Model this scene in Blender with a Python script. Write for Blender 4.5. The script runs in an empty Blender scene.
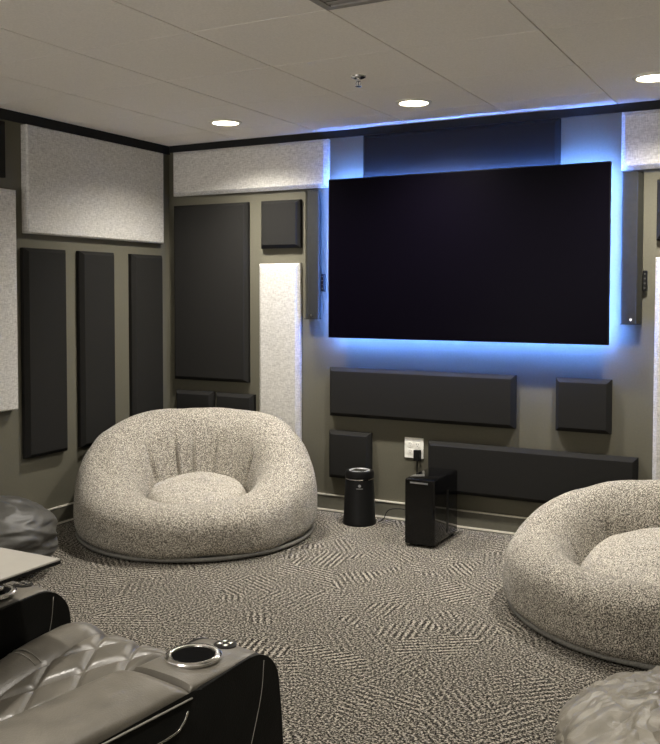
import bpy, bmesh, math, random
from mathutils import Vector, Matrix, noise
random.seed(4)
PI = math.pi
sc = bpy.context.scene
C = sc.collection

# ------------------------------------------------------------------ room numbers (metres)
W_, D_, H_ = 4.33, 5.10, 2.418          # width, back wall, ceiling height
CAMX, CAMZ = 4.0086, 1.3974

# ------------------------------------------------------------------ materials
def nodes(name):
    m = bpy.data.materials.new(name); m.use_nodes = True
    nt = m.node_tree; b = nt.nodes['Principled BSDF']
    return m, nt, b
def N(nt, t, **kw):
    n = nt.nodes.new(t)
    for k, v in kw.items():
        if hasattr(n, k): setattr(n, k, v)
        else: n.inputs[k].default_value = v
    return n
def L(nt, a, b): nt.links.new(a, b)
def ramp(nt, src, stops):
    r = nt.nodes.new('ShaderNodeValToRGB')
    els = r.color_ramp.elements
    while len(els) < len(stops): els.new(0.5)
    for e, (p, c) in zip(els, stops):
        e.position = p; e.color = (*c, 1)
    L(nt, src, r.inputs['Fac']); return r
def bump(nt, b, h, strength, dist):
    bp = N(nt, 'ShaderNodeBump'); bp.inputs['Strength'].default_value = strength
    bp.inputs['Distance'].default_value = dist
    L(nt, h, bp.inputs['Height']); L(nt, bp.outputs['Normal'], b.inputs['Normal'])
def plain(name, col, rough=.5, metal=0, spec=.5, nscale=60, namt=.08, bmp=0, coat=0):
    m, nt, b = nodes(name)
    tc = N(nt, 'ShaderNodeTexCoord'); no = N(nt, 'ShaderNodeTexNoise')
    no.inputs['Scale'].default_value = nscale; no.inputs['Detail'].default_value = 3
    L(nt, tc.outputs['Object'], no.inputs['Vector'])
    lo = tuple(c*(1-namt) for c in col); hi = tuple(min(1, c*(1+namt)) for c in col)
    r = ramp(nt, no.outputs['Fac'], [(.3, lo), (.7, hi)])
    L(nt, r.outputs['Color'], b.inputs['Base Color'])
    b.inputs['Roughness'].default_value = rough; b.inputs['Metallic'].default_value = metal
    b.inputs['Specular IOR Level'].default_value = spec
    b.inputs['Coat Weight'].default_value = coat
    if bmp: bump(nt, b, no.outputs['Fac'], bmp, .002)
    return m
def emit(name, col, s):
    m = bpy.data.materials.new(name); m.use_nodes = True
    nt = m.node_tree; nt.nodes.clear()
    e = nt.nodes.new('ShaderNodeEmission'); o = nt.nodes.new('ShaderNodeOutputMaterial')
    e.inputs['Color'].default_value = (*col, 1); e.inputs['Strength'].default_value = s
    L(nt, e.outputs[0], o.inputs[0]); return m

def woven(name, c0, c1, scale):
    m, nt, b = nodes(name)
    tc = N(nt, 'ShaderNodeTexCoord')
    fac = None
    for sx, sz in ((1, .22), (.22, 1)):
        mp = N(nt, 'ShaderNodeMapping'); mp.inputs['Scale'].default_value = (sx, sx, sz)
        L(nt, tc.outputs['Object'], mp.inputs['Vector'])
        no = N(nt, 'ShaderNodeTexNoise'); no.inputs['Scale'].default_value = scale
        no.inputs['Detail'].default_value = 4; no.inputs['Roughness'].default_value = .65
        L(nt, mp.outputs[0], no.inputs['Vector'])
        if fac is None: fac = no.outputs['Fac']
        else:
            ad = N(nt, 'ShaderNodeMath', operation='ADD'); L(nt, fac, ad.inputs[0]); L(nt, no.outputs['Fac'], ad.inputs[1])
            mu = N(nt, 'ShaderNodeMath', operation='MULTIPLY'); L(nt, ad.outputs[0], mu.inputs[0]); mu.inputs[1].default_value = .5
            fac = mu.outputs[0]
    r = ramp(nt, fac, [(.38, c0), (.62, c1)])
    L(nt, r.outputs['Color'], b.inputs['Base Color'])
    b.inputs['Roughness'].default_value = .95; b.inputs['Specular IOR Level'].default_value = .1
    bump(nt, b, fac, .35, .002)
    return m

def heather(name, c0, c1, c2, scale):
    m, nt, b = nodes(name)
    tc = N(nt, 'ShaderNodeTexCoord')
    no = N(nt, 'ShaderNodeTexNoise'); no.inputs['Scale'].default_value = scale
    no.inputs['Detail'].default_value = 3; no.inputs['Roughness'].default_value = .75
    L(nt, tc.outputs['Object'], no.inputs['Vector'])
    r = ramp(nt, no.outputs['Fac'], [(.40, c0), (.5, c1), (.60, c2)])
    L(nt, r.outputs['Color'], b.inputs['Base Color'])
    b.inputs['Roughness'].default_value = 1; b.inputs['Specular IOR Level'].default_value = .05
    b.inputs['Sheen Weight'].default_value = .15
    bump(nt, b, no.outputs['Fac'], .6, .004)
    return m

def leather(name, col, rough, wrinkle=0.35, spec=.5, crumple=0):
    m, nt, b = nodes(name)
    tc = N(nt, 'ShaderNodeTexCoord')
    vo = N(nt, 'ShaderNodeTexVoronoi'); vo.inputs['Scale'].default_value = 260
    L(nt, tc.outputs['Object'], vo.inputs['Vector'])
    no = N(nt, 'ShaderNodeTexNoise'); no.inputs['Scale'].default_value = 14; no.inputs['Detail'].default_value = 5
    L(nt, tc.outputs['Object'], no.inputs['Vector'])
    r = ramp(nt, no.outputs['Fac'], [(.3, tuple(c*.8 for c in col)), (.7, tuple(c*1.2 for c in col))])
    L(nt, r.outputs['Color'], b.inputs['Base Color'])
    mr = N(nt, 'ShaderNodeMapRange'); mr.inputs['To Min'].default_value = rough-.07; mr.inputs['To Max'].default_value = rough+.07
    L(nt, no.outputs['Fac'], mr.inputs['Value']); L(nt, mr.outputs[0], b.inputs['Roughness'])
    b.inputs['Specular IOR Level'].default_value = spec
    ad = N(nt, 'ShaderNodeMath', operation='MULTIPLY_ADD'); L(nt, vo.outputs['Distance'], ad.inputs[0]); ad.inputs[1].default_value = .25
    L(nt, no.outputs['Fac'], ad.inputs[2])
    if crumple:
        ds = N(nt, 'ShaderNodeTexNoise'); ds.inputs['Scale'].default_value = 5; ds.inputs['Detail'].default_value = 2; L(nt, tc.outputs['Object'], ds.inputs['Vector'])
        mx = N(nt, 'ShaderNodeVectorMath', operation='MULTIPLY_ADD'); L(nt, ds.outputs['Color'], mx.inputs[0]); mx.inputs[1].default_value = (.35, .35, .35); L(nt, tc.outputs['Object'], mx.inputs[2])
        v2 = N(nt, 'ShaderNodeTexVoronoi'); v2.feature = 'DISTANCE_TO_EDGE'; v2.inputs['Scale'].default_value = 7; L(nt, mx.outputs[0], v2.inputs['Vector'])
        pw = N(nt, 'ShaderNodeMapRange'); pw.inputs['From Max'].default_value = .25; pw.inputs['To Max'].default_value = 6; L(nt, v2.outputs['Distance'], pw.inputs['Value'])
        a2 = N(nt, 'ShaderNodeMath', operation='ADD'); L(nt, ad.outputs[0], a2.inputs[0]); L(nt, pw.outputs[0], a2.inputs[1])
        bump(nt, b, a2.outputs[0], wrinkle, .003)
    else: bump(nt, b, ad.outputs[0], wrinkle, .004)
    return m

def carpet_mat():
    m, nt, b = nodes('carpet_patches')
    tc = N(nt, 'ShaderNodeTexCoord')
    # shard-like patches, each with its own stripe direction
    mp = N(nt, 'ShaderNodeMapping'); mp.inputs['Rotation'].default_value = (0, 0, .5); mp.inputs['Scale'].default_value = (1, 1, 0)
    L(nt, tc.outputs['Object'], mp.inputs['Vector'])
    vo = N(nt, 'ShaderNodeTexVoronoi'); vo.voronoi_dimensions = '2D'; vo.distance = 'MANHATTAN'
    vo.inputs['Scale'].default_value = 4.4; vo.inputs['Randomness'].default_value = 1
    L(nt, mp.outputs[0], vo.inputs['Vector'])
    sep = N(nt, 'ShaderNodeSeparateColor'); L(nt, vo.outputs['Color'], sep.inputs[0])
    ang = N(nt, 'ShaderNodeMath', operation='MULTIPLY'); L(nt, sep.outputs[0], ang.inputs[0]); ang.inputs[1].default_value = 2*PI
    cs = N(nt, 'ShaderNodeMath', operation='COSINE'); L(nt, ang.outputs[0], cs.inputs[0])
    sn = N(nt, 'ShaderNodeMath', operation='SINE'); L(nt, ang.outputs[0], sn.inputs[0])
    xyz = N(nt, 'ShaderNodeSeparateXYZ'); L(nt, tc.outputs['Object'], xyz.inputs[0])
    a = N(nt, 'ShaderNodeMath', operation='MULTIPLY'); L(nt, xyz.outputs[0], a.inputs[0]); L(nt, cs.outputs[0], a.inputs[1])
    bb = N(nt, 'ShaderNodeMath', operation='MULTIPLY_ADD'); L(nt, xyz.outputs[1], bb.inputs[0]); L(nt, sn.outputs[0], bb.inputs[1]); L(nt, a.outputs[0], bb.inputs[2])
    wob = N(nt, 'ShaderNodeTexNoise'); wob.inputs['Scale'].default_value = 45; wob.inputs['Detail'].default_value = 2
    L(nt, tc.outputs['Object'], wob.inputs['Vector'])
    w2 = N(nt, 'ShaderNodeMath', operation='MULTIPLY_ADD'); L(nt, wob.outputs['Fac'], w2.inputs[0]); w2.inputs[1].default_value = .016; L(nt, bb.outputs[0], w2.inputs[2])
    k = N(nt, 'ShaderNodeMath', operation='MULTIPLY'); L(nt, w2.outputs[0], k.inputs[0]); k.inputs[1].default_value = 2*PI/.028
    s = N(nt, 'ShaderNodeMath', operation='SINE'); L(nt, k.outputs[0], s.inputs[0])
    loop = N(nt, 'ShaderNodeTexNoise'); loop.inputs['Scale'].default_value = 115; loop.inputs['Detail'].default_value = 2; loop.inputs['Roughness'].default_value = .8
    L(nt, tc.outputs['Object'], loop.inputs['Vector'])
    # amplitude of the stripes varies from patch to patch
    amp = N(nt, 'ShaderNodeMapRange'); amp.inputs['To Min'].default_value = .0; amp.inputs['To Max'].default_value = .095
    L(nt, sep.outputs[1], amp.inputs['Value'])
    msk = N(nt, 'ShaderNodeTexNoise'); msk.inputs['Scale'].default_value = 7; msk.inputs['Detail'].default_value = 1; L(nt, tc.outputs['Object'], msk.inputs['Vector'])
    mm = N(nt, 'ShaderNodeMapRange'); mm.inputs['From Min'].default_value = .30; mm.inputs['From Max'].default_value = .55; L(nt, msk.outputs['Fac'], mm.inputs['Value'])
    am = N(nt, 'ShaderNodeMath', operation='MULTIPLY'); L(nt, amp.outputs[0], am.inputs[0]); L(nt, mm.outputs[0], am.inputs[1])
    sa = N(nt, 'ShaderNodeMath', operation='MULTIPLY_ADD'); L(nt, s.outputs[0], sa.inputs[0]); L(nt, am.outputs[0], sa.inputs[1]); L(nt, loop.outputs['Fac'], sa.inputs[2])
    r = ramp(nt, sa.outputs[0], [(.405, CARPET[0]), (.51, CARPET[1]), (.61, CARPET[2])])
    L(nt, r.outputs['Color'], b.inputs['Base Color'])
    b.inputs['Roughness'].default_value = 1; b.inputs['Specular IOR Level'].default_value = .05
    bump(nt, b, sa.outputs[0], .8, .008)
    return m

CARPET = ((.010, .009, .008), (.088, .081, .069), (.48, .44, .375))
M = dict(
    wall=plain('olive_paint', (.123, .116, .087), .75, spec=.25, nscale=90, namt=.04, bmp=.1),
    ceil=plain('ceiling_tile', (.86, .82, .755), .95, spec=.1, nscale=140, namt=.05, bmp=.2),
    trim=plain('black_trim', (.012, .012, .012), .6, spec=.2),
    base=plain('vinyl_base', (.12, .115, .09), .45, nscale=30),
    cream=plain('cream_edge', (.72, .69, .6), .4),
    dark=plain('charcoal_fabric', (.0205, .020, .0188), .95, spec=.05, nscale=400, namt=.25, bmp=.25),
    white=woven('pale_woven_fabric', (.38, .37, .345), (.66, .645, .61), 160),
    ring=heather('heathered_fabric', (.035, .031, .027), (.195, .178, .15), (.76, .705, .605), 210),
    cush=heather('heathered_cushion', (.06, .055, .048), (.32, .30, .26), (.76, .70, .60), 200),
    pipe=plain('piping_fabric', (.15, .145, .13), .8, nscale=150, namt=.3),
    carpet=carpet_mat(),
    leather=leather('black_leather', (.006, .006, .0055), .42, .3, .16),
    seatl=leather('lit_seat_leather', (.105, .095, .077), .36, .3, 1.0),  # lighter copy of the black leather: reflected lamp light put into the colour
    bag=leather('grey_bag_leather', (.26, .24, .20), .36, .8, crumple=1),
    bagd=leather('charcoal_bag_leather', (.06, .058, .052), .46, .5),
    chrome=plain('chrome', (.75, .74, .72), .16, 1),
    black=plain('black_plastic', (.006, .006, .006), .4, spec=.2),
    gloss=plain('gloss_black', (.003, .003, .0035), .06, spec=.4),
    screen=plain('tv_screen', (.0018, .0013, .0035), .3, spec=.04),
    spk=plain('speaker_metal', (.024, .0235, .019), .5, spec=.2, nscale=40),
    plate=plain('outlet_plate', (.93, .92, .86), .4),
    slot=plain('outlet_slot', (.05, .05, .045), .5),
    tray=plain('tray_laminate', (.30, .285, .255), .38, nscale=25, namt=.03),
    logo=plain('grey_print', (.35, .35, .35), .4),
    hole=plain('well_shade', (.002, .002, .002), .9, spec=.05),
    stitch=plain('thread', (.26, .25, .22), .7),
    vent=plain('vent_grey', (.28, .265, .24), .6),
    lens=emit('lamp_lens', (1, .87, .66), 14),
    led=emit('blue_led', (.105, .265, 1), 1),
)
LED_STRENGTH = 280
M['led'].node_tree.nodes['Emission'].inputs['Strength'].default_value = LED_STRENGTH

# ------------------------------------------------------------------ object helpers
def obj(name, bm, m, parent=None, smooth=False, angle=None):
    me = bpy.data.meshes.new(name)
    bmesh.ops.recalc_face_normals(bm, faces=bm.faces)
    bm.to_mesh(me); bm.free()
    me.materials.append(M[m] if isinstance(m, str) else m)
    o = bpy.data.objects.new(name, me); C.objects.link(o)
    if parent: o.parent = parent
    if smooth:
        for p in me.polygons: p.use_smooth = True
        if angle: me.set_sharp_from_angle(angle=math.radians(angle))
    return o
def tag(o, label=None, cat=None, group=None, kind=None):
    if label: o['label'] = label
    if cat: o['category'] = cat
    if group: o['group'] = group
    if kind: o['kind'] = kind
    return o
def thing(name, label, cat, loc=(0, 0, 0), rz=0, group=None):
    o = bpy.data.objects.new(name, None); C.objects.link(o)
    o.location = loc; o.rotation_euler = (0, 0, rz); o.empty_display_size = .05
    return tag(o, label, cat, group)
def copy_tree(o, parent=None):
    c = o.copy(); C.objects.link(c); c.parent = parent
    for ch in list(o.children): copy_tree(ch, c)
    return c
def box(bm, x0, x1, y0, y1, z0, z1, bev=0, seg=2):
    mt = Matrix.Translation(((x0+x1)/2, (y0+y1)/2, (z0+z1)/2)) @ Matrix.Diagonal((x1-x0, y1-y0, z1-z0, 1))
    r = bmesh.ops.create_cube(bm, size=1, matrix=mt)
    if bev:
        es = list({e for v in r['verts'] for e in v.link_edges})
        bmesh.ops.bevel(bm, geom=es, offset=bev, segments=seg, profile=.5, affect='EDGES')
    return bm
def nb(): return bmesh.new()
def cyl(bm, c, r, h, seg=32, r2=None, axis='Z'):
    rot = {'Z': Matrix.Identity(4), 'X': Matrix.Rotation(PI/2, 4, 'Y'), 'Y': Matrix.Rotation(PI/2, 4, 'X')}[axis]
    bmesh.ops.create_cone(bm, cap_ends=True, segments=seg, radius1=r, radius2=r if r2 is None else r2, depth=h,
                          matrix=Matrix.Translation(c) @ rot)
    return bm
def lathe(bm, prof, seg=48, c=(0, 0, 0)):
    rings = []
    for r, z in prof:
        rings.append([bm.verts.new((c[0]+r*math.cos(2*PI*i/seg), c[1]+r*math.sin(2*PI*i/seg), c[2]+z)) for i in range(seg)])
    for a, b in zip(rings, rings[1:]):
        for i in range(seg):
            bm.faces.new((a[i], a[(i+1) % seg], b[(i+1) % seg], b[i]))
    for rg, (r, z) in ((rings[0], prof[0]), (rings[-1], prof[-1])):
        if r > 1e-4: bm.faces.new(rg)
    bmesh.ops.remove_doubles(bm, verts=bm.verts, dist=1e-5)
    return bm
def tube(bm, pts, r, seg=8, closed=False):
    pts = [Vector(p) for p in pts]; n = len(pts); rings = []
    up = Vector((0, 0, 1))
    for i, p in enumerate(pts):
        if closed: d = pts[(i+1) % n]-pts[i-1]
        else: d = pts[min(i+1, n-1)]-pts[max(i-1, 0)]
        d.normalize()
        u = up if abs(d.dot(up)) < .95 else Vector((1, 0, 0))
        a = d.cross(u).normalized(); b = a.cross(d).normalized()
        rings.append([bm.verts.new(p+a*(r*math.cos(2*PI*k/seg))+b*(r*math.sin(2*PI*k/seg))) for k in range(seg)])
    rng = range(n) if closed else range(n-1)
    for i in rng:
        A, Bq = rings[i], rings[(i+1) % n]
        for k in range(seg): bm.faces.new((A[k], A[(k+1) % seg], Bq[(k+1) % seg], Bq[k]))
    if not closed: bm.faces.new(rings[0]); bm.faces.new(rings[-1])
    return bm
def smooth_path(pts, k=8):
    P = [Vector(p) for p in pts]; out = []
    Q = [P[0]*2-P[1]]+P+[P[-1]*2-P[-2]]
    for i in range(1, len(Q)-2):
        for j in range(k):
            t = j/k
            out.append(.5*((2*Q[i])+(Q[i+1]-Q[i-1])*t+(2*Q[i-1]-5*Q[i]+4*Q[i+1]-Q[i+2])*t*t+(3*Q[i]-Q[i-1]-3*Q[i+1]+Q[i+2])*t**3))
    out.append(P[-1]); return out
def sstep(a, b, x):
    t = max(0, min(1, (x-a)/(b-a))); return t*t*(3-2*t)

# ------------------------------------------------------------------ room shell
FRONT_Y = -2.6
o = obj('floor', box(nb(), 0, W_, FRONT_Y, D_, -.02, 0), 'carpet'); tag(o, kind='structure')
o = obj('wall_back', box(nb(), -.1, W_+.1, D_, D_+.1, -.02, H_+.1), 'wall'); tag(o, kind='structure')
o = obj('wall_left', box(nb(), -.1, 0, FRONT_Y, D_, -.02, H_+.1), 'wall'); tag(o, kind='structure')
o = obj('wall_right', box(nb(), W_, W_+.1, FRONT_Y, D_, -.02, H_+.1), 'wall'); tag(o, kind='structure')
T = .6096
X0 = .60-T; Y0 = 4.75
bm = box(nb(), 0, W_, FRONT_Y, D_, H_+.008, H_+.06)
VENT = (2.43, 2.31)
for i in range(-1, 9):
    for j in range(-13, 2):
        x0 = .602+(i-1)*T; y0 = 4.75-.61+(j)*T
        x1, y1 = x0+T, y0+T
        if abs(x0-2.43) < .05 and abs(y0-2.31) < .06: VENT = (x0, y0); continue
        a, b_, c_, d_ = max(x0+.004, 0), min(x1-.004, W_), max(y0+.0025, FRONT_Y), min(y1-.0025, D_)
        if b_-a < .02 or d_-c_ < .02: continue
        box(bm, a, b_, c_, d_, H_, H_+.007)
o = obj('ceiling', bm, 'ceil'); tag(o, kind='structure')
# black edge trim under the ceiling
o = obj('trim_1', box(nb(), .012, W_, D_-.012, D_, H_-.045, H_), 'trim'); tag(o, kind='structure')
o = obj('trim_2', box(nb(), 0, .012, FRONT_Y, D_, H_-.058, H_), 'trim'); tag(o, kind='structure')
o = obj('trim_3', box(nb(), W_-.012, W_, FRONT_Y, D_-.012, H_-.058, H_), 'trim'); tag(o, kind='structure')
# vinyl base; light caught on its top and bottom lips put into pale strips
def baseboard(side, x0, x1, y0, y1):
    o = obj('baseboard_'+side, box(nb(), x0, x1, y0, y1, 0, .105), 'base'); tag(o, kind='structure')
    dx = (x1-x0) < .05
    for z0, z1, e in ((.105, .113, .003), (.006, .017, .004)):
        b = nb()
        if dx: box(b, x0 if x0 < 1 else x0-e, x1+e if x0 < 1 else x1, y0, y1, z0, z1)
        else: box(b, x0, x1, y0-e, y1, z0, z1)
        obj('lit_lip_strip', b, 'cream', o)
baseboard('back', .009, W_-.009, D_-.009, D_)
baseboard('left', 0, .009, FRONT_Y, D_)
baseboard('right', W_-.009, W_, FRONT_Y, D_)

# ------------------------------------------------------------------ acoustic panels
def panel(side, a0, a1, z0, z1, m, label, group, depth=.05, inset=.021, bd=.022):
    """bevelled panel; a = position along the wall"""
    bm = nb()
    def pt(a, z, d):
        return (a, D_-d, z) if side == 'back' else (d, a, z)
    ls = []
    for ins, d in ((0, .0005), (0, depth-bd-.002), (.002, depth-bd), (inset, depth-.001), (inset+.003, depth)):
        ls.append([bm.verts.new(pt(a, z, d)) for a, z in ((a0+ins, z0+ins), (a1-ins, z0+ins), (a1-ins, z1-ins), (a0+ins, z1-ins))])
    for p, q in zip(ls, ls[1:]):
        for k in range(4): bm.faces.new((p[k], p[(k+1) % 4], q[(k+1) % 4], q[k]))
    bm.faces.new(ls[0]); bm.faces.new(ls[-1])
    o = obj('acoustic_panel', bm, m)
    tag(o, label, 'acoustic panel', group)
    return o
DB, WB = 'charcoal acoustic panels on the walls', 'pale fabric acoustic panels on the walls'
panel('back', .062, 1.279, 2.066, 2.368, 'white', 'pale woven horizontal acoustic panel above the large charcoal panel, left of the television', WB)
panel('back', .065, .675, .80, 2.00, 'dark', 'largest charcoal acoustic panel, tall and wide, beside the room corner', DB)
panel('back', .780, 1.075, 1.69, 2.00, 'dark', 'small square charcoal panel directly above the tall pale panel behind the left round chair', DB)
panel('back', .765, 1.072, .37, 1.591, 'white', 'tall narrow pale fabric panel behind the left round chair', WB)
panel('back', .077, .391, .42, .724, 'dark', 'small charcoal panel in the corner, left one of two under the largest charcoal panel', DB)
panel('back', .416, .720, .42, .722, 'dark', 'small charcoal panel under the largest charcoal panel, next to the tall pale panel', DB)
panel('back', 1.293, 2.497, .622, .930, 'dark', 'long horizontal charcoal panel directly below the television, above the wall outlet', DB)
panel('back', 1.289, 1.581, .228, .529, 'dark', 'square charcoal panel on the wall behind the black cylindrical air purifier', DB)
panel('back', 1.964, 3.174, .210, .512, 'dark', 'lowest long horizontal charcoal panel, behind the black box subwoofer', DB)
panel('back', 2.729, 3.031, .630, .928, 'dark', 'square charcoal panel below the right end of the television', DB)
panel('back', 1.524, 2.735, 1.76, 2.368, 'dark', 'wide charcoal panel above and partly hidden by the television', DB)
panel('back', 3.066, 4.285, 2.060, 2.368, 'white', 'pale horizontal acoustic panel at the upper right, above the right speaker', WB)
panel('back', 3.252, 3.556, 1.68, 2.00, 'dark', 'small charcoal panel cut by the right edge of the picture', DB)
panel('back', 3.250, 3.556, .37, 1.59, 'white', 'tall pale fabric panel behind the right round chair', WB)
panel('left', 3.762, 4.985, 1.738, 2.352, 'white', 'large pale fabric panel high on the left wall above three charcoal panels', WB, depth=.05, inset=.006, bd=.006)
panel('left', 3.745, 4.075, .445, 1.655, 'dark', 'tall charcoal panel on the left wall, leftmost of three', DB)
panel('left', 4.190, 4.500, .445, 1.655, 'dark', 'tall charcoal panel on the left wall, middle of three', DB)
panel('left', 4.670, 4.985, .445, 1.655, 'dark', 'tall charcoal panel on the left wall, nearest the room corner', DB)
panel('left', 3.070, 3.680, .740, 1.972, 'white', 'tall pale fabric panel on the left wall at the left picture edge', WB, depth=.05, inset=.006, bd=.006)
panel('left', 3.320, 3.625, 2.036, 2.345, 'dark', 'small black square panel high at the left picture edge', DB)

# ------------------------------------------------------------------ television with blue light strip
tv = thing('television', 'large black flat television on the back wall with blue backlight', 'television', (2.173, D_, 1.612))
hw, hh = .855, .4915
bm = nb(); box(bm, -hw, hw, -.098, -.083, -hh, hh, .003, 1); obj('frame', bm, 'black', tv)
bm = nb(); box(bm, -hw+.006, hw-.006, -.0992, -.0978, -hh+.006, hh-.006); obj('screen', bm, 'screen', tv)
bm = nb(); box(bm, -hw*.62, hw*.62, -.083, -.055, -hh*.8, hh*.25, .008, 2); obj('rear_housing', bm, 'black', tv)
bm = nb(); box(bm, -.3, .3, -.055, 0, -.2, .1, .002, 1); obj('wall_mount', bm, 'black', tv)
e = .03
for x0, x1, z0, z1 in ((-hw+e, hw-e, hh-e-.012, hh-e), (-hw+e, hw-e, -hh+e, -hh+e+.012), (-hw+e, -hw+e+.012, -hh+e+.012, hh-e-.012), (hw-e-.012, hw-e, -hh+e+.012, hh-e-.012)):
    bm = nb(); box(bm, x0, x1, -.0828, -.0790 if z0 > .3 else -.0815, z0, z1)
    q = obj('light_strip', bm, 'led', tv); q['label'] = 'glowing blue light strip'

# ------------------------------------------------------------------ slim column speakers
def speaker(x, label, s):
    t = thing('column_speaker', label, 'speaker', (x, D_, 1.236), group='slim column speakers beside the television')
    w, d0, d1, h = .106, .020, .050, .808
    bm = nb()
    # cabinet: flat front with a chamfered right shoulder and side cheeks
    prof = [(-w/2, -d0), (-w/2, -d1+.006), (-w/2+.006, -d1), (w/2-.030, -d1), (w/2-.026, -d1-.0015), (w/2-.022, -d1), (w/2, -d1+.016), (w/2, -d0)]
    prof = [(px*s, py) for px, py in prof]
    lo = [bm.verts.new((px, py, 0)) for px, py in prof]; hi = [bm.verts.new((px, py, h)) for px, py in prof]
    n = len(prof)
    for i in range(n): bm.faces.new((lo[i], lo[(i+1) % n], hi[(i+1) % n], hi[i]))
    bm.faces.new(lo); bm.faces.new(hi)
    obj('cabinet', bm, 'spk', t)
    bm = nb(); box(bm, -w/2-.001, w/2+.001, -d1-.001, -d0, -.004, 0); obj('end_cap', bm, 'black', t)
    bm = nb(); box(bm, -w/2-.001, w/2+.001, -d1-.001, -d0, h, h+.004); obj('end_cap', bm, 'black', t)
    bm = nb(); cyl(bm, (0, -d1-.002, .022), .007, .004, 16, axis='Y'); q = obj('badge', bm, 'chrome', t); q['label'] = 'tiny bright round badge'
    bm = nb(); box(bm, -.02, .02, -d0, 0, .16, .64, .002, 1); obj('wall_bracket', bm, 'black', t)
    bm = nb(); box(bm, .0541, .076, -.024, -.0005, .175, .285, .003, 1); b = obj('terminal_block', bm, 'black', t)
    for k in range(4):
        bm = nb(); cyl(bm, (.065, -.026, .192+.025*k), .005, .006, 12, axis='Y'); obj('screw', bm, 'chrome' if s < 0 else 'slot', b)
    return t
speaker(1.172, 'slim grey column speaker on the wall left of the television', -1)
speaker(3.131, 'slim grey column speaker on the wall right of the television', 1)

# ------------------------------------------------------------------ recessed lamps
def downlight(x, y, label, group, power=1):
    t = thing('ceiling_lamp', label, 'ceiling light', (x, y, H_), group=group)
    lathe_p = [(.098, 0), (.096, -.006), (.080, -.010), (.076, -.006), (.076, -.0005)]
    obj('trim_ring', lathe(nb(), lathe_p, 40), 'cream', t, True, 40)
    obj('diffuser', lathe(nb(), [(.0755, -.001), (.0755, -.006), (.05, -.0075), (0, -.008)], 40), 'lens', t, True, 40)
    ld = bpy.data.lights.new('downlight', 'SPOT'); ld.energy = LAMP*power; ld.color = (1, .945, .855)
    ld.shadow_soft_size = .04; ld.spot_size = math.radians(145); ld.spot_blend = 1
    lo = bpy.data.objects.new('lamp_light', ld); C.objects.link(lo); lo.parent = t; lo.location = (0, 0, -.02)
    return t
LAMP = 122
lx = (.875, 2.09, 3.31); GL = 'round recessed ceiling lights'
for x, lab in zip(lx, ('lit round ceiling light above the left round chair', 'lit round ceiling light above the television, beside the sprinkler', 'lit round ceiling light at the right picture edge')):
    downlight(x, 4.53, lab, GL)
for y in (1.40, -1.04):
    for x in lx:
        downlight(x, y, 'lit round ceiling light behind the viewer, over the recliners', 'ceiling lights outside the picture', .52)

# sprinkler
t = thing('fire_sprinkler', 'small chrome pendent sprinkler head in the ceiling', 'sprinkler', (2.085, 3.875, H_))
obj('escutcheon', lathe(nb(), [(.036, 0), (.034, -.006), (.020, -.012), (.012, -.012)], 32), 'chrome', t, True, 40)
obj('body', lathe(nb(), [(.010, -.010), (.010, -.024), (.006, -.026), (0, -.026)], 20), 'chrome', t, True, 40)
bm = nb()
for s in (-1, 1): tube(bm, smooth_path([(s*.009, 0, -.022), (s*.013, 0, -.034), (s*.003, 0, -.046)], 5), .002, 6)
obj('frame_arm', bm, 'chrome', t, True)
bm = nb(); cyl(bm, (0, 0, -.035), .0025, .022, 10); q = obj('bulb', bm, 'slot', t)
bm = nb(); cyl(bm, (0, 0, -.047), .015, .002, 24); obj('deflector', bm, 'chrome', t)

# vent tile
vx, vy = VENT
t = thing('ceiling_vent', 'grey square air vent set in the ceiling grid', 'vent', (vx+T/2, vy+T/2, H_))
bm = nb(); a = T/2-.004
for x0, x1, y0, y1 in ((-a, a, a-.03, a), (-a, a, -a, -a+.03), (-a, -a+.03, -a+.03, a-.03), (a-.03, a, -a+.03, a-.03)): box(bm, x0, x1, y0, y1, -.005, .007)
obj('frame', bm, 'vent', t)
bm = nb(); box(bm, -a+.03, a-.03, -a+.03, a-.03, .004, .0075); obj('backing', bm, 'trim', t)
for k in range(14):
    y = -a+.055+k*(2*a-.11)/13
    bm = nb(); box(bm, -a+.03, a-.03, y-.014, y+.010, -.002, .001); obj('slat', bm, 'vent', t)

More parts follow.
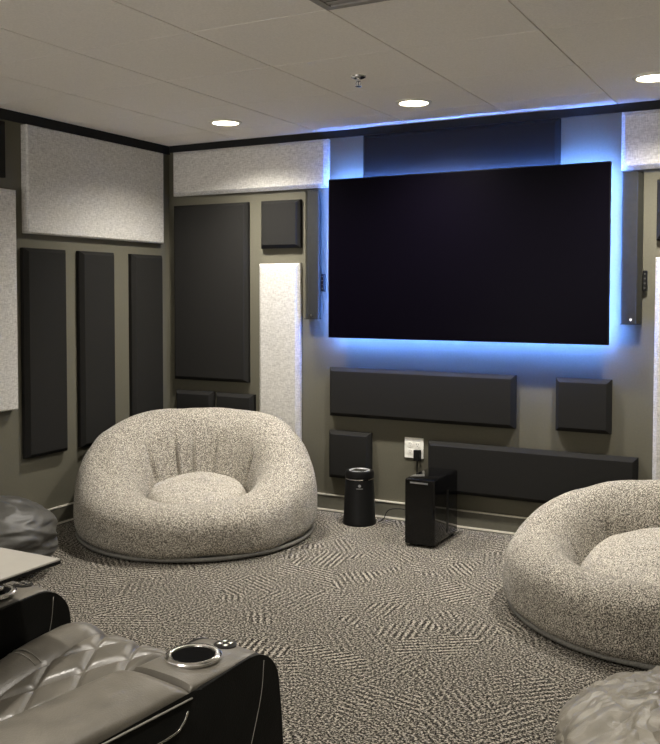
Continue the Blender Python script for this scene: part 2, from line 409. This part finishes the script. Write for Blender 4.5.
# ------------------------------------------------------------------ round chairs
def ring_chair(name, label, loc, rz, seed, hf, hb, R=.715, Ri=.275):
    """ring-shaped bean bag; tall side towards local +Y"""
    t = thing(name, label, 'bean bag chair', loc, rz, 'round ring-shaped bean bag chairs')
    bm = nb(); NU, NV = 220, 72; rows = []
    for i in range(NU):
        ph = 2*PI*i/NU; cy = math.sin(ph); cx = math.cos(ph)
        back = sstep(-1.05, 1.0, cy)
        h = hf+(hb-hf)*back
        ro = R*(1+.015*noise.noise(Vector((cx*1.2, cy*1.2, seed)))*2)
        ri = Ri*(1+.06*noise.noise(Vector((cx*1.5, cy*1.5, seed+9))))
        rc = (ro+ri)/2; rw = (ro-ri)/2
        row = []
        for j in range(NV):
            th = 2*PI*j/NV
            ct, st = math.cos(th), math.sin(th)
            # squashed superellipse section
            n1 = .78
            if st < 0 and ct > 0: n1 = .50
            px = math.copysign(abs(ct)**n1, ct); pz = math.copysign(abs(st)**n1, st)
            zc = h*.47-.04*back
            rcr = ri+(ro-ri)*(.5+.16*back)                # crest radius
            if st > 0 and ct < 0:
                a_ = (PI-th)/(PI/2); q_ = 1-math.cos(a_*PI/2)
                f_ = (.30+.14*back)*(1-(1-q_)**5)+(.70-.14*back)*math.sin(q_*PI/2)
                r = ri+(rcr-ri)*q_; z = zc+(h-zc)*f_
            else:
                z = zc+pz*(h-zc) if st > 0 else zc+pz*(zc-.004)
                r = rcr+(ro-rcr)*px if px > 0 else rcr+(rcr-ri)*px
            if st < 0 and ct > 0: r -= .014*(-st)**2        # tuck in at the base
            # radial creases around the hole
            ins = sstep(0, .8, -ct)*sstep(-.4, .3, st)
            cr = 0
            for (a0, wd, dp) in CREASES[seed % len(CREASES)]:
                dd = (ph-a0+PI) % (2*PI)-PI
                cr += dp*math.exp(-(dd/(wd*.55))**2)*sstep(.85, .55, z/h)*1.5
            topw = sstep(.1, .9, st)
            fine = noise.noise(Vector((cx*r*9, cy*r*9, z*9+seed)))*.006
            big = noise.noise(Vector((cx*r*3.1, cy*r*3.1, z*3+seed)))*.016
            d = -cr*ins+fine*.8+big-.006*ins*sstep(.9, .5, z/h)*abs(math.sin(ph*9+seed+2*noise.noise(Vector((cx*2, cy*2, seed)))))**3
            nx, nz = ct, st
            r += nx*d; z = max(.003, z+nz*d)
            row.append(bm.verts.new((r*cx, r*cy, z)))
        rows.append(row)
    for i in range(NU):
        A, B_ = rows[i], rows[(i+1) % NU]
        for j in range(NV): bm.faces.new((A[j], A[(j+1) % NV], B_[(j+1) % NV], B_[j]))
    obj('ring', bm, 'ring', t, True)
    # centre cushion
    bm = nb(); prof = []
    NR = 28; rr = []
    for k in range(NR+1):
        u = k/NR; rad = (Ri+.03)*u
        row = []
        for i in range(96):
            ph = 2*PI*i/96
            x, y = rad*math.cos(ph), rad*math.sin(ph)
            z = CUSH_Z+.072*(1-u**2.2)-.07*sstep(.80, 1, u)+.045*(y/.3)+.012*noise.noise(Vector((x*7, y*7, seed)))*(1-u**4)
            wr = noise.noise(Vector((x*5, y*16, seed+3)))
            z -= .010*max(0, .25-abs(wr))*2*(1-u**6)
            row.append(bm.verts.new((x, y, z)))
        rr.append(row)
    for A, B_ in zip(rr[1:], rr[2:]):
        for i in range(96): bm.faces.new((A[i], A[(i+1) % 96], B_[(i+1) % 96], B_[i]))
    for i in range(96): bm.faces.new((rr[0][0], rr[1][i], rr[1][(i+1) % 96])) if i else bm.faces.new((rr[0][0], rr[1][0], rr[1][1]))
    for v in rr[0][1:]: bm.verts.remove(v)
    bot = [bm.verts.new((v.co.x*.95, v.co.y*.95, .06)) for v in rr[-1]]
    for i in range(96): bm.faces.new((rr[-1][i], rr[-1][(i+1) % 96], bot[(i+1) % 96], bot[i]))
    bm.faces.new(bot)
    obj('centre_cushion', bm, 'cush', t, True)
    # piping round the foot
    bm = nb(); pts = []
    for i in range(150):
        ph = 2*PI*i/150
        rad = (R-.028)*(1+.015*noise.noise(Vector((math.cos(ph)*1.2, math.sin(ph)*1.2, seed)))*2)
        pts.append((rad*math.cos(ph), rad*math.sin(ph), .020+.004*noise.noise(Vector((math.cos(ph)*4, math.sin(ph)*4, seed)))))
    tube(bm, pts, .012, 8, True)
    q = obj('piping', bm, 'pipe', t, True); q['label'] = 'grey corded piping'
    bm = nb(); cyl(bm, (0, 0, .008), R-.06, .014, 96); obj('underside', bm, 'pipe', t)
    return t
CREASES = [[(1.75, .035, .045), (2.05, .04, .05), (2.6, .05, .03), (1.35, .05, .03), (.5, .06, .02), (3.5, .06, .015)],
           [(1.2, .05, .03), (1.9, .06, .03), (2.7, .04, .03), (3.4, .04, .02), (.6, .05, .02)]]
CUSH_Z = .225
ring_chair('bean_bag_chair', 'large heathered grey ring-shaped bean bag chair in the left corner', (.81, 4.32, 0), math.radians(30), 0, .272, .65, .71, .29)
ring_chair('bean_bag_chair', 'large heathered grey ring-shaped bean bag chair on the right, partly out of frame', (3.48, 4.16, 0), math.radians(-14), 1, .285, .47, .715, .39)

# ------------------------------------------------------------------ crumpled leather bean bags
def leather_bag(label, loc, r, h, m, seed, knot, fold, rz=0):
    t = thing('leather_bean_bag', label, 'bean bag', loc, rz)
    bm = nb()
    bmesh.ops.create_icosphere(bm, subdivisions=6, radius=1)
    for v in bm.verts:
        p = v.co.copy()
        rho = math.hypot(p.x, p.y); ph = math.atan2(p.y, p.x)
        z = p.z
        # sagging shape: flat foot, wide belly, narrowing crown
        zz = (z*.5+.5)
        prof = 1.0+.10*math.sin(PI*zz)*(1-zz)+.45*(1-sstep(.0, .42, zz))-.20*sstep(.6, 1, zz)*rho
        q = Vector((p.x*prof, p.y*prof, zz))
        # folds
        if fold == 'swag':
            n = noise.noise(Vector((ph*1.1+seed, zz*6.5+.5*math.sin(ph*1.3), seed)))
            n2 = noise.noise(Vector((ph*2.6, zz*14, seed+5)))
            d = .08*(.5-abs(n)*2)+.02*(.5-abs(n2)*2)
        else:
            g = Vector((p.x-knot[0], p.y-knot[1], 0)); gr = g.length; ga = math.atan2(g.y, g.x)
            n = noise.noise(Vector((math.cos(ga)*3.2, math.sin(ga)*3.2, seed+gr*.8)))
            n2 = noise.noise(Vector((math.cos(ga)*9, math.sin(ga)*9, seed+gr*1.6)))
            n3 = noise.noise(p*4+Vector((seed, 0, 0)))
            fade = math.exp(-gr*.9)
            d = .08*(.5-abs(n)*2)*(.3+.7*fade)+.05*(.5-abs(n2)*2)*fade+.02*(.5-abs(n3)*2)
            if z > 0: d -= .16*math.exp(-(gr/.22)**2)
        d *= sstep(0, .15, zz)
        q.x *= 1+d; q.y *= 1+d; q.z += d*.5*max(0, z)
        v.co = Vector((q.x*r, q.y*r, max(.002, (1-(1-min(1, max(0, q.z)))**1.15 if q.z < 1 else q.z)*h)))
    obj('cover', bm, m, t, True)
    if fold != 'swag':
        bm = nb(); cyl(bm, (knot[0]*r, knot[1]*r, h*.80), .018, .03, 16); 
        obj('gather_button', bm, m, t, True, 40)
    return t
leather_bag('charcoal leather bean bag by the left wall behind the tray table', (.39, 3.15, 0), .31, .38, 'bagd', 3, (0, 0), 'swag')
leather_bag('crumpled grey leather bean bag at the bottom right corner', (3.85, 2.52, 0), .42, .37, 'bag', 7, (-.5, .22), 'star')

# ------------------------------------------------------------------ air purifier
t = AP = thing('air_purifier', 'black cylindrical air purifier standing on the carpet by the wall', 'air purifier', (1.580, 4.92, 0))
obj('body', lathe(nb(), [(0, 0), (.092, 0), (.098, .004), (.098, .022), (.094, .030), (.083, .262), (.081, .268)], 64), 'black', t, True, 35)
obj('silver_ring', lathe(nb(), [(.0805, .266), (.0845, .266), (.0845, .272), (.0805, .272)], 64), 'chrome', t, True, 35)
obj('head', lathe(nb(), [(.078, .272), (.084, .274), (.085, .300), (.080, .312), (.066, .316), (.060, .312), (0, .311)], 64), 'black', t, True, 35)
obj('control_ring', lathe(nb(), [(.052, .311), (.056, .3145), (.060, .3145), (.063, .312)], 64), 'logo', t, True, 35)
bm = nb()
for k in range(7): box(bm, -.04, .04, -.032+k*.0105-.002, -.032+k*.0105+.002, .3108, .3135)
obj('outlet_grille', bm, 'spk', t)
bm = nb()
ca = math.atan2(-4.925, CAMX-1.568)
r_ = .0851; zc = .236
def on_body(da, z, rr): return (rr*math.cos(ca+da), rr*math.sin(ca+da), z)
vs = [bm.verts.new(on_body(.10*math.cos(a_), zc+.0085*math.sin(a_), .0858)) for a_ in [2*PI*k/20 for k in range(20)]]
bm.faces.new(vs)
vs = [bm.verts.new(on_body(d, z, .0865)) for d, z in ((-.22, zc-.019), (-.07, zc-.019), (.07, zc-.019), (.22, zc-.019), (.22, zc-.014), (.07, zc-.014), (-.07, zc-.014), (-.22, zc-.014))]
for k in range(3): bm.faces.new((vs[k], vs[k+1], vs[6-k], vs[7-k]))
bmesh.ops.solidify(bm, geom=bm.faces, thickness=.0008)
q = obj('logo_mark', bm, 'logo', t); q['label'] = 'small pale round logo over a line'
AP.scale = (1.04, 1.04, 1.04)

# ------------------------------------------------------------------ subwoofer box
t = thing('subwoofer', 'glossy black box subwoofer standing on the carpet near the wall outlet', 'subwoofer', (2.105, 4.79, 0), 0)
bm = nb(); box(bm, -.090, .088, -.190, .180, .012, .378, .014, 4); obj('cabinet', bm, 'gloss', t, True, 50)
bm = nb(); box(bm, -.084, .083, -.1925, -.1895, .018, .371, .0012, 1); obj('front_panel', bm, 'gloss', t)
bm = nb(); box(bm, -.055, .050, -.1935, -.1922, .352, .361); q = obj('status_strip', bm, 'logo', t); q['label'] = 'thin grey strip on the front edge'
bm = nb(); box(bm, .0878, .0890, -.005, .025, .05, .29); obj('side_slot', bm, 'black', t)
for x in (-.06, .06):
    for y in (-.14, .14):
        bm = nb(); cyl(bm, (x, y, .0065), .014, .013, 16); obj('foot', bm, 'black', t)

# ------------------------------------------------------------------ outlet and cords
t = thing('wall_outlet', 'white double wall outlet plate between the charcoal panels', 'outlet', (1.863, D_, .457))
bm = nb(); box(bm, -.0625, .0625, -.007, 0, -.063, .063, .003, 2); obj('plate', bm, 'plate', t)
for x in (-.024, .024):
    for z in (-.021, .021):
        bm = nb(); cyl(bm, (x, -.0075, z), .0165, .004, 24, axis='Y'); f = obj('socket', bm, 'plate', t)
        bm = nb(); box(bm, x-.0075, x-.0055, -.0098, -.009, z-.002, z+.008); box(bm, x+.0055, x+.0075, -.0098, -.009, z-.001, z+.007)
        cyl(bm, (x, -.0094, z-.008), .0024, .001, 12, axis='Y'); obj('slot', bm, 'slot', f)
bm = nb()
box(bm, 1.875, 1.914, 5.052, 5.090, .385, .452, .005, 2)
o = obj('plug_adapter', bm, 'black'); tag(o, 'black power adapter plugged into the white wall outlet', 'plug')
bm = nb(); tube(bm, smooth_path([(1.895, 5.068, .388), (1.895, 5.068, .33), (1.90, 5.058, .22), (1.905, 5.04, .10), (1.93, 5.02, .012), (2.02, 5.03, .006), (2.08, 5.025, .02), (2.10, 4.985, .06)], 8), .0045, 8)
o = obj('power_cord', bm, 'black', None, True); tag(o, 'black cord running from the outlet adapter down behind the subwoofer', 'cord')
bm = nb(); tube(bm, smooth_path([(1.688, 4.965, .012), (1.70, 5.01, .02), (1.72, 5.04, .07), (1.80, 5.05, .085), (1.86, 5.06, .06), (1.90, 5.02, .01), (1.93, 4.95, .005), (1.955, 4.88, .005), (1.985, 4.92, .005), (1.97, 4.99, .006), (1.89, 5.0, .006)], 8), .003, 8)
o = obj('power_cord', bm, 'black', None, True); tag(o, 'thin loose black cord on the carpet between the air purifier and the subwoofer', 'cord')

# ------------------------------------------------------------------ leather recliner (local y forward)
RX, RY, RZ = 2.415, 1.195, -math.radians(7)
t = thing('theater_recliner', 'black leather theater recliner with diamond quilted seat and cup holder arms', 'recliner', (RX, RY, 0), RZ)
HIN = .272
def prof_extrude(bm, prof, x0, x1, bev, seg=3):
    a = [bm.verts.new((x0, y, z)) for y, z in prof]; b = [bm.verts.new((x1, y, z)) for y, z in prof]
    n = len(prof)
    for i in range(n): bm.faces.new((a[i], a[(i+1) % n], b[(i+1) % n], b[i]))
    f1 = bm.faces.new(a); f2 = bm.faces.new(b)
    es = [e for f in (f1, f2) for e in f.edges]
    bmesh.ops.bevel(bm, geom=es, offset=bev, segments=seg, profile=.5, affect='EDGES')
def arc(cy, cz, r, a0, a1, n):
    return [(cy+r*math.cos(math.radians(a0+(a1-a0)*k/n)), cz+r*math.sin(math.radians(a0+(a1-a0)*k/n))) for k in range(n+1)]
def armrest(s):
    xc = .3625 if s > 0 else -.372; x0, x1 = xc-.088, xc+.088
    # body: rear block + tall rounded nose at the front
    bm = nb()
    prof = [(-.42, .05), (-.42, .575), (.345, .575), (.36, .592)]+arc(.525, .500, .096, 92, 4, 12)+[(.630, .43), (.637, .33), (.640, .12), (.62, .05)]
    prof_extrude(bm, prof, x0, x1, .012, 4)
    a = obj('armrest', bm, 'leather', t, True, 40)
    def top_skin(nm, ya, yb, NY2, zf, xi, xo, skirt, puff):
        bm = nb(); rows = []; NXp = 22
        for i in range(NY2+1):
            v = i/NY2; y = ya+(yb-ya)*v
            row = []
            for j in range(NXp+1):
                u = -1+2*j/NXp
                th = math.copysign(abs(u)**.85, u)*PI/2
                wx = xi if u < 0 else xo
                x = xc+wx*abs(math.sin(th))**.9*(1 if u > 0 else -1)
                rim = abs(math.cos(th))**.55 if abs(u) < 1 else 0
                endp = min(1, (v+.001)*puff[0], (1-v+.001)*puff[1])**.5
                z = zf(y, u)[0]+(zf(y, u)[1])*rim*endp
                row.append(bm.verts.new((x, y, z)))
            l = row[0].co; r2 = row[-1].co
            row.insert(0, bm.verts.new((l.x, l.y, l.z-skirt))); row.append(bm.verts.new((r2.x, r2.y, r2.z-skirt)))
            rows.append(row)
        for A, B_ in zip(rows, rows[1:]):
            for j in range(len(A)-1): bm.faces.new((A[j], A[j+1], B_[j+1], B_[j]))
            bm.faces.new((A[-1], A[0], B_[0], B_[-1]))
        bm.faces.new(rows[0]); bm.faces.new(rows[-1])
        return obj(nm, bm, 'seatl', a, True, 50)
    wi, wo = (.104, .0875) if s > 0 else (.0875, .104)
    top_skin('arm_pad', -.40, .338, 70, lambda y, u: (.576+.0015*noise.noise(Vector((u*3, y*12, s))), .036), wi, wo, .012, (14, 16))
    def deck(y, u):
        e = max(0, y-.525)
        return (.586-(.096-math.sqrt(.096**2-e*e)), .017-.008*sstep(.5, .62, y))
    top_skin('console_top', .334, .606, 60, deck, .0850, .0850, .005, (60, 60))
    # cup holder
    ch = obj('cup_holder', lathe(nb(), [(.062, .604), (.062, .609), (.056, .613), (.048, .611), (.045, .604), (.0445, .6035)], 48, (xc-.004*s, .435, 0)), 'chrome', a, True, 50)
    cup = obj('cup_shade_disc', lathe(nb(), [(.0475, .6085), (.046, .607), (.043, .6055), (0, .6052)], 48, (xc-.004*s, .435, 0)), 'hole', ch, True, 50)  # shallow disc in place of a deep well; its shade is in the colour
    # control buttons
    bm = nb(); lathe(bm, [(0, .600), (.026, .600), (.026, .604), (.023, .605), (0, .605)], 32, (xc+.004, .530, 0)); cp = obj('control_plate', bm, 'black', a, True, 40)
    for k in range(4):
        aa = PI/4+PI/2*k
        bm = nb(); lathe(bm, [(.0075, .604), (.007, .6075), (0, .6085)], 16, (xc+.004+.0125*math.cos(aa), .530+.0125*math.sin(aa), 0)); obj('button', bm, 'chrome', cp, True, 40)
    # piping along the pad edge and down the nose seam
    bm = nb()
    for sx in (x0-.0015, x1+.0015):
        tube(bm, smooth_path([(sx, -.40, .574), (sx, 0, .574), (sx, .20, .574), (sx, .334, .574)], 6), .0022, 6)
        obj('piping', bm, 'stitch', a, True); bm = nb()
        tube(bm, smooth_path([(sx, -.40, .515), (sx, 0, .515), (sx, .26, .518), (sx, .305, .53), (sx, .322, .552)], 6), .003, 6)
        obj('side_trim', bm, 'chrome', a, True); bm = nb()
    bm = nb()
    for sx in (x0-.0004, x1+.0004):
        tube(bm, smooth_path([(sx, .565, .575), (sx, .555, .50), (sx, .52, .40), (sx, .47, .28)], 6), .0009, 5)
        obj('stitching', bm, 'stitch', a, True); bm = nb()
    return a
armrest(-1); armrest(1)
# seat
def seat_surface(u, sdist):
    """u across (m), sdist arc length from rear; returns y,z,ny,nz"""
    Lf = .50
    if sdist < Lf:
        y = .06+sdist; z = .405+.075*sstep(0, Lf, sdist)+.02*(sdist/Lf)
        return y, z, -.15, .99
    r = .085; a = (sdist-Lf)/r
    if a < PI/2:
        return .56+r*math.sin(a), .50-r+r*math.cos(a), math.sin(a), math.cos(a)
    return .645, .50-r-(sdist-Lf-r*PI/2), 1, 0
TOT = .50+.085*PI/2+.20
bm = nb(); NX, NS = 150, 300; rows = []
QW = .135
for i in range(NS+1):
    s_ = TOT*i/NS; row = []
    for j in range(NX+1):
        x = -QW+2*QW*j/NX
        y, z, ny, nz = seat_surface(x, s_)
        a_, b_ = .122, .185
        p = x/a_+s_/b_; q_ = x/a_-s_/b_
        dp = abs(p-round(p)); dq = abs(q_-round(q_))
        puff = .013*(1-math.exp(-(dp/.085)**1.3))*(1-math.exp(-(dq/.085)**1.3))
        edge = sstep(QW, QW-.03, abs(x))
        d = puff*edge-.014*(1-edge)
        row.append(bm.verts.new((x, y+ny*d, z+nz*d)))
    rows.append(row)
for A, B_ in zip(rows, rows[1:]):
    for j in range(NX): bm.faces.new((A[j], A[j+1], B_[j+1], B_[j]))
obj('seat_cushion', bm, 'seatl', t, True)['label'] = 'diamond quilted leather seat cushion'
for s in (-1, 1):
    bm = nb(); rows = []
    NB = 18; NS2 = 90
    for i in range(NS2+1):
        s_ = TOT*i/NS2; row = []
        for j in range(NB+1):
            u = j/NB
            x = s*(QW-.012+(HIN-QW+.010)*u)
            y, z, ny, nz = seat_surface(x, s_)
            d = .036*math.sin(PI*min(1, u*1.02))**.6-.016
            for ss in (.34, .352): d -= .003*math.exp(-((s_-ss)/.0022)**2)
            d += .003*noise.noise(Vector((x*20, s_*10, s)))
            row.append(bm.verts.new((x, y+ny*d, z+nz*d)))
        rows.append(row)
    for A, B_ in zip(rows, rows[1:]):
        for j in range(NB): bm.faces.new((A[j], A[j+1], B_[j+1], B_[j]))
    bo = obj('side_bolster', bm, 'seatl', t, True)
    bm = nb()
    for ss in (.338, .354):
        pts = []
        for j in range(2, NB-1):
            u = j/NB; x = s*(QW-.012+(HIN-QW+.010)*u); y, z, ny, nz = seat_surface(x, ss)
            d = .036*math.sin(PI*min(1, u*1.02))**.6-.0155
            pts.append((x, y+ny*d, z+nz*d))
        tube(bm, pts, .0012, 5); obj('seam', bm, 'stitch', bo, True); bm = nb()
# seat box, footrest face, backrest
bm = nb(); box(bm, -HIN, HIN, -.38, .60, .06, .395, .01, 2); obj('seat_base', bm, 'leather', t)
def back_slab(y0, z0, y1, z1, th, hw, bev, nm, m):
    bm = nb(); d = Vector((0, y1-y0, z1-z0)); n_ = Vector((0, -d.z, d.y)).normalized()*th
    c = [Vector((0, y0, z0)), Vector((0, y1, z1)), Vector((0, y1, z1))+n_, Vector((0, y0, z0))+n_]
    a = [bm.verts.new((-hw, v.y, v.z)) for v in c]; b = [bm.verts.new((hw, v.y, v.z)) for v in c]
    for i in range(4): bm.faces.new((a[i], a[(i+1) % 4], b[(i+1) % 4], b[i]))
    bm.faces.new(a); bm.faces.new(b)
    bmesh.ops.bevel(bm, geom=list(bm.edges), offset=bev, segments=5, profile=.5, affect='EDGES')
    return obj(nm, bm, m, t, True, 60)
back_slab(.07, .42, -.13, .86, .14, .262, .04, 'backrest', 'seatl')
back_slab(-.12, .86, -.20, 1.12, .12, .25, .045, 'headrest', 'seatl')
back_slab(-.06, .08, -.34, 1.08, .06, .27, .02, 'back_shell', 'leather')
for x in (-.30, .30):
    for y in (-.34, .54):
        bm = nb(); cyl(bm, (x, y, .027), .025, .054, 16); obj('leg', bm, 'black', t)

# tray table over the far arm
t = thing('tray_table', 'pale square tray table on a post in the far recliner armrest', 'tray table', (0, 0, 0))
cxy = Matrix.Rotation(RZ, 2) @ Vector((-.368, .435)); px_, py_ = RX+cxy.x, RY+cxy.y
TZ = .735
bm = nb(); box(bm, 1.93, 2.355, 1.34, 1.665, TZ-.014, TZ, .003, 2)
obj('tray_top', bm, 'tray', t)
bm = nb(); box(bm, 1.93, 2.356, 1.339, 1.666, TZ-.0145, TZ-.004, .003, 2)
bmesh.ops.scale(bm, vec=(1.001, 1.001, 1), verts=bm.verts, space=Matrix.Translation((-2.15, -1.48, 0)))
obj('tray_rim', bm, 'black', t)
bm = nb(); tube(bm, [(px_, py_, .606), (px_, py_, TZ-.014)], .010, 16); obj('post', bm, 'black', t, True)
obj('collar', lathe(nb(), [(.030, .614), (.030, .621), (.014, .624), (.012, .640), (.009, .641)], 32, (px_, py_, 0)), 'chrome', t, True, 40)

# ------------------------------------------------------------------ world, camera, colour
w = bpy.data.worlds.new('World'); sc.world = w; w.use_nodes = True
wt = w.node_tree; bg = wt.nodes['Background']
# added fill to brighten the ceiling: strong from below eye level, dimmer above
wc = N(wt, 'ShaderNodeTexCoord'); wx = N(wt, 'ShaderNodeSeparateXYZ'); L(wt, wc.outputs['Generated'], wx.inputs[0])
wr = N(wt, 'ShaderNodeMapRange'); wr.inputs['From Min'].default_value = -.06; wr.inputs['From Max'].default_value = .06
L(wt, wx.outputs[2], wr.inputs['Value'])
wm = ramp(wt, wr.outputs[0], [(0, (1, .95, .9)), (1, (.05, .048, .045))]); L(wt, wm.outputs['Color'], bg.inputs[0]); bg.inputs[1].default_value = 3.2
cam = bpy.data.cameras.new('Camera'); co = bpy.data.objects.new('Camera', cam); C.objects.link(co); sc.camera = co
fpx, cy_, yaw, pitch, roll = 909.49, 330.206, -.491405, .0405326, -.00126283
cam.sensor_fit = 'HORIZONTAL'; cam.sensor_width = 36; cam.lens = fpx*36/660
cam.shift_y = (cy_-372)/660
cam.clip_start = .02
cyw, syw, cp, sp, cr, sr = math.cos(yaw), math.sin(yaw), math.cos(pitch), math.sin(pitch), math.cos(roll), math.sin(roll)
fwd = Vector((syw*cp, cyw*cp, -sp)); right = Vector((cyw, -syw, 0)); down = fwd.cross(right)
r_v = cr*right+sr*down; d_v = -sr*right+cr*down
mw = Matrix((( r_v.x, -d_v.x, -fwd.x, CAMX), (r_v.y, -d_v.y, -fwd.y, 0), (r_v.z, -d_v.z, -fwd.z, CAMZ), (0, 0, 0, 1)))
co.matrix_world = mw
vs = sc.view_settings
vs.view_transform = 'Standard'; vs.look = 'None'; vs.gamma = 1; vs.use_curve_mapping = False
vs.exposure = 0.6
